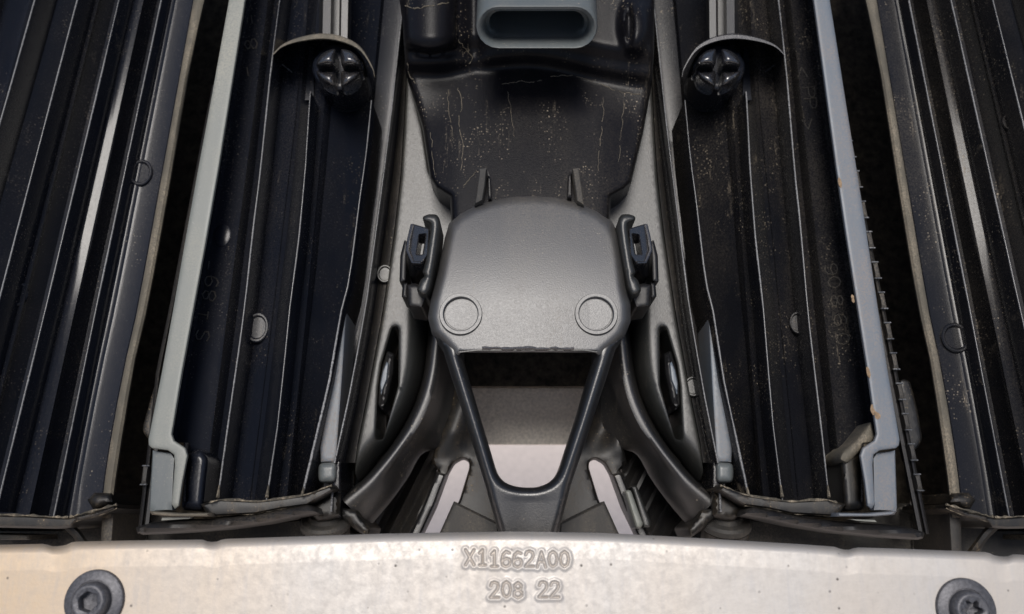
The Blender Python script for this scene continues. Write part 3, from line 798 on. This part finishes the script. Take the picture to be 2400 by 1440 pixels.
def pivot(m, label):
    v = thing('pivot_bush', label, 'bush', W(m(763, 1250), 1250, -50), 'pivot bushes at the vane feet')
    at = W(m(763, 1216), 1216, -34)
    ax = (BU * 0.86 + BN * 0.5).normalized()
    lathe('flange', at, ax, [(0.01, -5), (13.2, -5), (14, -4), (14, -1.5), (12.8, 0), (9.5, 0.6), (8.5, 3), (0.01, 3)], M['dull'], v, seg=36)
    lathe('barrel', at - ax * 0.0055, ax, [(0.01, 0), (13, 0), (13, -9), (12.4, -11), (0.01, -11)], M['mud'], v, seg=36)
    return v
pivot(ident, 'dusty round pivot bush under the grey-green edged vane')
pivot(mI, 'dusty round pivot bush under the rust-spotted vane')

# ------------------------------------------------------------------ sensor housing (upper black duct with plug socket)
hs = thing('sensor_housing', 'speckled black plastic housing with an open oval plug socket', 'housing', W(1240, 480, -60))
out = [(930, -230), (936, 0), (944, 60), (950, 165), (965, 212), (990, 300), (1008, 418), (1022, 442), (1055, 462), (1058, 545), (1428, 545), (1432, 462), (1462, 446), (1480, 428), (1508, 310), (1529, 190), (1533, 120), (1534, 0), (1538, -230)]
def sm(a, b, x):
    t = np.clip((x - a) / (b - a), 0, 1); return t * t * (3 - 2 * t)
def hduct(x, y, q):
    arc = 182 - 32 * np.exp(-((x - 1250) / 150.0) ** 2) + 0.055 * (x - 1240)
    low = 1 - 0.042 * (460 - y)
    u = sm(-85, 18, y - arc)
    base = (9 - 0.01 * y) * (1 - u) + low * u
    step = 3.6 * np.exp(-((y - arc + 20) / 20.0) ** 2)
    cyl = 13 * np.sqrt(np.clip(1 - ((x - 1008) / 62.0) ** 2, 0, 1)) * (1 - sm(112, 128, y + 0.004 * (x - 1008) ** 2))
    cyl2 = 9 * np.exp(-(((x - 1490) / 34.0) ** 2 + ((y - 60) / 60.0) ** 2) ** 2)
    hol = -7 * np.exp(-(((x - 1475) / 9.0) ** 2 + ((y - 60) / 40.0) ** 2) ** 2)
    ledge = 4 * np.exp(-((y - 150) / 30.0) ** 2) * np.exp(-((x - 1003) / 55.0) ** 4)
    dish = -6 * np.exp(-((x - 1110) / 26.0) ** 2) * (1 - sm(110, 190, y))
    side = -6 * sm(150, 300, np.abs(x - 1240)) * sm(190, 300, y)
    return base + step + cyl + cyl2 + hol + ledge + dish + side + rnd(14, 9)(q)
relief('duct', out, hduct, -70, M['duct'], hs, cell=6, angle=75)
def stadium(cx, cy, hw, hh, n=10):
    P = []
    for k in range(n + 1):
        a = -math.pi / 2 + math.pi * k / n; P.append((cx + hw - hh + hh * math.cos(a), cy + hh * math.sin(a)))
    for k in range(n + 1):
        a = math.pi / 2 + math.pi * k / n; P.append((cx - hw + hh + hh * math.cos(a), cy + hh * math.sin(a)))
    return P
def ring(cx, cy, hw, hh, dt, db):
    """oval with depth dt at its upper and db at its lower side"""
    return [(x, y, dt + (db - dt) * (y - (cy - hh)) / (2 * hh)) for x, y in stadium(cx, cy, hw, hh)]
loft('socket', [ring(1258, -150, 138, 52, 30, 0), ring(1258, -40, 138, 52, 40, 12), ring(1258, 10, 140, 52, 47, 20), ring(1258, 52, 142, 54, 52, 30), ring(1258, 60, 143, 53, 53, 33), ring(1258, 62, 141, 51, 54, 34.5), ring(1258, 62, 136, 46, 54, 34.5),
                ring(1258, 61, 128, 39, 52.5, 33), ring(1258, 55, 122, 33, 47, 27), ring(1258, 52, 120, 31, 44, 25), ring(1258, 52, 112, 26, 43.5, 24.5), ring(1258, 30, 108, 24, 33, 8), ring(1258, -10, 104, 22, 20, -6)],
     M['socket'], hs, caps=True, angle=50)
for p in ([(1124, 396), (1141, 394), (1137, 435), (1131, 470), (1112, 481), (1117, 450)], [(1342, 396), (1357, 394), (1365, 450), (1369, 482), (1352, 472), (1347, 435)]):
    relief('gusset', p, lambda x, y, q: 12 - 0.05 * (y - 394) + 0 * x + rnd(3, .6)(q), -20, M['dull'], hs, cell=6)
for p in ([(1143, 400), (1150, 420), (1152, 466), (1144, 466)], [(1332, 410), (1339, 398), (1340, 464), (1330, 462)]):
    relief('gusset', p, lambda x, y, q: 6 + 0 * x + rnd(3, .6)(q), -20, M['duct'], hs, cell=6)
def streak(pts, r, seed, parent=hs, hf=hduct, lift=0.1):
    rr = random.Random(seed); P = cat(pts, 5 * len(pts))
    P = P + np.array([[rr.uniform(-2.2, 2.2), rr.uniform(-1.5, 1.5)] for _ in P])
    i = 0
    while i < len(P) - 2:                      # broken into short runs
        n_ = rr.randint(3, 7); q = P[i:i + n_]
        if len(q) > 1:
            d = hf(q[:, 0], q[:, 1], np.full(len(q), 40.0)) + lift
            tube('dirt_run', [(x, y, dd) for (x, y), dd in zip(q, d)], [r * rr.uniform(.25, 1.0) for _ in q], M['scum'], parent, seg=5)
        i += n_ - (0 if rr.random() < .35 else 1)
streak([(1178, 197), (1205, 194), (1222, 190), (1240, 194), (1268, 188)], .32, 1)
streak([(1072, 205), (1082, 240), (1076, 290), (1084, 340), (1080, 400)], .30, 2)
streak([(1052, 210), (1050, 250), (1058, 300), (1062, 330)], .22, 3)
streak([(1415, 230), (1412, 290), (1404, 350), (1400, 410)], .25, 4)
streak([(1462, 240), (1455, 320), (1450, 390)], .22, 5)
streak([(1085, 440), (1100, 420), (1118, 400)], .3, 6)
streak([(955, 150), (962, 180), (975, 196)], .5, 7)
streak([(1010, 310), (1014, 360), (1020, 410)], .25, 8)
streak([(1075, 95), (1090, 115), (1108, 135), (1100, 150)], .35, 9)
streak([(1290, 180), (1340, 178), (1400, 195), (1450, 215), (1500, 222)], .3, 10)
streak([(950, 14), (975, 20), (1010, 14), (1050, 6)], .5, 11)
streak([(1190, 215), (1200, 270), (1206, 330)], .2, 12)
# deep body behind the cover: its underside closes the top of the opening
st = []
for d, y0, y1, xa, xb in ((-12, 560, 800, 1080, 1400), (-40, 560, 800, 1080, 1400), (-96, 560, 795, 1090, 1390)):
    st.append([(xa, y0, d), (xb, y0, d), (xb, y1, d), (xa, y1, d)])
loft('rear_box', st, M['black'], hs)

# ------------------------------------------------------------------ sensor cover with V-shaped frame
cv = thing('sensor_cover', 'grained grey cover with two round bosses and a V-shaped frame below', 'cover', W(1240, 1245, -10))
out = [(1042, 560), (1052, 525), (1075, 500), (1110, 480), (1150, 466), (1200, 457), (1250, 455), (1300, 458), (1350, 470), (1400, 492), (1435, 520), (1452, 555), (1460, 600), (1468, 670),
       (1478, 715), (1478, 755), (1464, 788), (1440, 812), (1420, 828), (1403, 832), (1398, 824), (1240, 823), (1078, 824), (1074, 832), (1056, 828), (1038, 808), (1012, 782), (1003, 745), (1010, 700), (1026, 640), (1034, 600)]
# the outer edge rolls away widely, the edge above the opening is crisp
osegs = [sg for sg in loop_segs(out) if not (sg[1] > 820 and sg[3] > 820)]
def hcover(x, y, q):
    e = seg_dist(np.stack([x, y], 1), osegs)
    body = 20 - 16 * np.clip((720 - y) / 265, 0, 1) ** 1.7 - 0.00004 * (x - 1240) ** 2
    ed = np.clip(e / 22.0, 0, 1)
    return body - 10 * (1 - np.sqrt(np.clip(1 - (1 - ed) ** 2, 0, 1))) + rnd(4, 1.2)(q)
relief('cover_plate', out, hcover, -6, M['cover'], cv, shell=3, cell=6, angle=70, edge_rows=(2, 5))
vout = [(1020, 790), (1084, 800), (1084, 838), (1128, 985)] + [tuple(p) for p in cat([(1162, 1098), (1170, 1116), (1186, 1132), (1213, 1141), (1240, 1143), (1262, 1141), (1286, 1131), (1303, 1113), (1313, 1090)], 26)] + [(1350, 980), (1392, 838), (1394, 800), (1462, 790),
        (1444, 815), (1420, 890), (1380, 1012), (1335, 1150), (1308, 1250), (1300, 1330), (1178, 1330), (1168, 1245), (1140, 1150), (1098, 1010), (1058, 885), (1036, 815)]
vsegs = loop_segs(vout)
def hv(x, y, q):
    neck = np.clip((y - 1135) / 40, 0, 1)
    R_ = 21 - 4 * neck
    ed = np.clip(q / R_, 0, 1)
    return 17 - 0.02 * np.clip(y - 830, 0, 500) - 9 * (1 - np.sqrt(np.clip(1 - (1 - ed) ** 2, 0, 1))) - 1.0 * neck * np.exp(-((x - 1240) / 45.0) ** 2)
relief('v_frame', vout, hv, -8, M['vframe'], cv, cell=5, angle=70, edge_rows=(2, 5))
for cx in (1080, 1397):
    at = W(cx, 737, 19.4)
    k = (W(cx + 1, 737, 19.4) - at).length * 1000
    lathe('round_boss', at, BN, [(50.5 * k, -3), (50.5 * k, 0.6), (49 * k, 1.4), (42 * k, 1.4), (40 * k, 1.0), (38.5 * k, -1.4), (37 * k, -1.5), (36 * k, -0.2), (0.01, -0.2)], M['cover'], cv, seg=48)
# torn flash along the upper edge of the opening
fl = []
xs = np.linspace(1130, 1345, 26)
for i, x in enumerate(xs):
    fl.append((x, 817 + random.uniform(-1.5, 1.5), 20.5))
tube('torn_flash', fl, [0.5 + random.random() * 0.7 for _ in fl], M['glossy'], cv, seg=5)
tube('seam', [(1075, 826, 19), (1120, 821, 19.8), (1370, 821, 19.8), (1400, 826, 19)], 0.5, M['panel'], cv, seg=6)

def latch(m, parent):
    lt = bpy.data.objects.new('latch', None); C.objects.link(lt); lt.parent = parent
    lt.location = W(m(985, 720), 720, -10) - world_loc(parent)
    loop = fillet([(990, 508), (1005, 502), (1024, 503), (1032, 516), (1031, 535), (1026, 575), (1018, 625), (1009, 676), (1000, 694), (984, 692), (976, 680), (986, 655), (996, 648), (990, 640), (997, 615), (1008, 540), (1008, 524), (992, 520)], 6)
    relief('keeper', [(m(x, y), y) for x, y in loop], flat(21, 10, 6), -8, M['panel'], lt, cell=5, angle=60)
    lever = fillet([(964, 524), (1006, 536), (1003, 598), (990, 618), (966, 618), (953, 588), (957, 556)], 5)
    win = fillet([(983, 551), (998, 549), (990, 597), (976, 597)], 2)
    relief('lever', [(m(x, y), y) for x, y in lever], lambda x, y, q: 19 - 0.16 * (1006 - (x if m is ident else 2480 - x)) + rnd(4, 1)(q), 0, M['glossy'], lt, holes=[[(m(x, y), y) for x, y in win]], cell=5, edge_rows=(2.5,))
    tube('lever_edge', [(m(966, 527), 527, 13), (m(958, 560), 560, 12.5), (m(955, 588), 588, 12), (m(968, 616), 616, 13), (m(988, 616), 616, 16)], 0.9, M['glossy'], lt)
    lk = fillet([(956, 590), (990, 612), (984, 640), (972, 660), (960, 650)], 5)
    relief('lever_tail', [(m(x, y), y) for x, y in lk], lambda x, y, q: 10 - 0.28 * (y - 590) + rnd(6, 3)(q), -24, M['black'], lt, cell=5)
    blk = fillet([(953, 668), (975, 664), (1002, 678), (1004, 692), (991, 725), (956, 721)], 6)
    relief('block', [(m(x, y), y) for x, y in blk], flat(10, 9, 5), -20, M['black'], lt, cell=5)
    b1 = fillet([(948, 562), (956, 568), (952, 660), (936, 662), (938, 600)], 4)
    relief('side_tab', [(m(x, y), y) for x, y in b1], flat(0, 5, 3), -25, M['black'], lt, cell=5)
    b2 = fillet([(944, 664), (956, 662), (955, 700), (941, 697)], 4)
    relief('side_tab', [(m(x, y), y) for x, y in b2], flat(0, 5, 3), -25, M['black'], lt, cell=5)
    return lt
latch(ident, cv); latch(mC, cv)

# ------------------------------------------------------------------ bumper beam with its stamping
TOP = poly([(0, 1278), (100, 1276), (165, 1271), (300, 1268), (480, 1266), (600, 1262), (900, 1252), (1200, 1247), (1400, 1250), (1560, 1258), (1880, 1277), (1960, 1283), (2100, 1287), (2330, 1296), (2400, 1302)])
def top_edge(x):
    y = TOP(x)
    for c, dp, wd in ((138, 8, 26), (500, 6, 18), (1982, 6, 18), (2345, 8, 24)):
        y += dp * math.exp(-((x - c) / wd) ** 4)
    return y
segs = []
for ch, x, y in zip('X11662A00', (1101, 1131, 1159, 1186, 1213, 1241, 1269, 1296, 1323), (1307, 1307, 1310, 1311, 1312, 1310, 1312, 1311, 1311)):
    segs += strokes(ch, x, y, 20, 36)
for ch, x, y in (('2', 1159, 1383), ('0', 1187, 1382), ('8', 1214, 1384), ('2', 1273, 1382), ('2', 1300, 1382)):
    segs += strokes(ch, x, y, 20, 36)
xs = sorted(set(list(np.arange(-460, 1070, 11)) + list(np.arange(1070, 1362, 1.7)) + list(np.arange(1362, 2870, 11))))
vs = [-1, 0, 2, 5, 9, 14, 20] + list(np.arange(23, 180, 1.7)) + [184, 195, 220, 260, 300]
G = np.array([(x, top_edge(x) + v) for v in vs for x in xs])
near = (G[:, 0] > 1060) & (G[:, 0] < 1370) & (G[:, 1] > 1265) & (G[:, 1] < 1425)
e = np.full(len(G), 1e3); e[near] = seg_dist(G[near], segs)
relh = 0.55 * np.exp(-(e / 9.5) ** 4) - 0.85 * np.exp(-(e / 3.0) ** 2)
vv = np.repeat(vs, len(xs))
prof = np.interp(vv, [-1, 0, 2, 5, 9, 14, 20, 60, 300], [30, 34, 37.5, 40.2, 42.2, 43.3, 43.8, 44.5, 45])
pts = [W(x, y, d) for (x, y), d in zip(G, prof + relh)]
n, k = len(xs), len(vs)
back = [W(x, top_edge(x) + 8, 26) for x in xs] + [W(x, top_edge(x) + 300, 26) for x in xs]
F = [(i * n + j, i * n + j + 1, (i + 1) * n + j + 1, (i + 1) * n + j) for i in range(k - 1) for j in range(n - 1)]
b0 = k * n
F += [(j, j + 1, b0 + j + 1, b0 + j) for j in range(n - 1)]
F += [(b0 + j, b0 + j + 1, b0 + n + j + 1, b0 + n + j) for j in range(n - 1)]
F += [(b0 + n + j, b0 + n + j + 1, (k - 1) * n + j + 1, (k - 1) * n + j) for j in range(n - 1)]
beam = mk('bumper_beam', pts + back, F, M['alu'], None, angle=60)
at = beam.data.attributes.new('grime', 'FLOAT', 'POINT')
gr = np.zeros(len(beam.data.vertices)); 
if len(gr) == len(pts) + len(back): gr[:len(e)] = np.exp(-(e / 3.4) ** 2)
at.data.foreach_set('value', gr)
tag(beam, 'pale aluminium beam stamped X11662A00 and 208 22', 'beam')

def bolt(cx, cy, label, lobes):
    v = thing('flange_bolt', label, 'bolt', W(cx, cy, 45), 'flange bolts in the aluminium beam')
    at = W(cx, cy, 44.6); s = (W(cx + 1, cy, 44.6) - at).length * 1000
    lathe('flange', at, BN, [(70 * s, -0.5), (70 * s, 0.8), (68 * s, 1.7), (64 * s, 2.1), (47 * s, 2.6), (46 * s, 2.3), (0.01, 2.3)], M['bolt'], v, seg=56)
    # domed head with a recess
    ax = BN; u = RT; w2 = ax.cross(u)
    N = 48; V = []; F = []
    def rec(a):
        if lobes: return 19 + 4.5 * math.cos(6 * a)
        a = (a + 0.3) % (math.pi / 3) - math.pi / 6
        return 23 * math.cos(math.pi / 6) / math.cos(a)
    rings = [(lambda a: 44, 1.5), (lambda a: 44, 3.6), (lambda a: 42, 5.6), (lambda a: 38, 7.0), (lambda a: 33, 7.4), (lambda a: 29, 7.2), (lambda a: rec(a) + 2, 6.9), (rec, 6.3), (rec, 2.6), (lambda a: 0.5, 2.3)]
    for f, h in rings:
        for q in range(N):
            a = 2 * math.pi * q / N
            V.append(at + (u * math.cos(a) + w2 * math.sin(a)) * f(a) * s / 1000 + ax * h / 1000)
    for i in range(len(rings) - 1):
        for q in range(N):
            l = (q + 1) % N
            F.append((i * N + q, i * N + l, (i + 1) * N + l, (i + 1) * N + q))
    mk('head', V, F, M['bolt'], v, angle=40)
bolt(223, 1408, 'dark steel flange bolt with a hexagon socket in the tan-stained beam end', False)
bolt(2262, 1428, 'dark steel flange bolt with a star-shaped socket in the clean beam end', True)
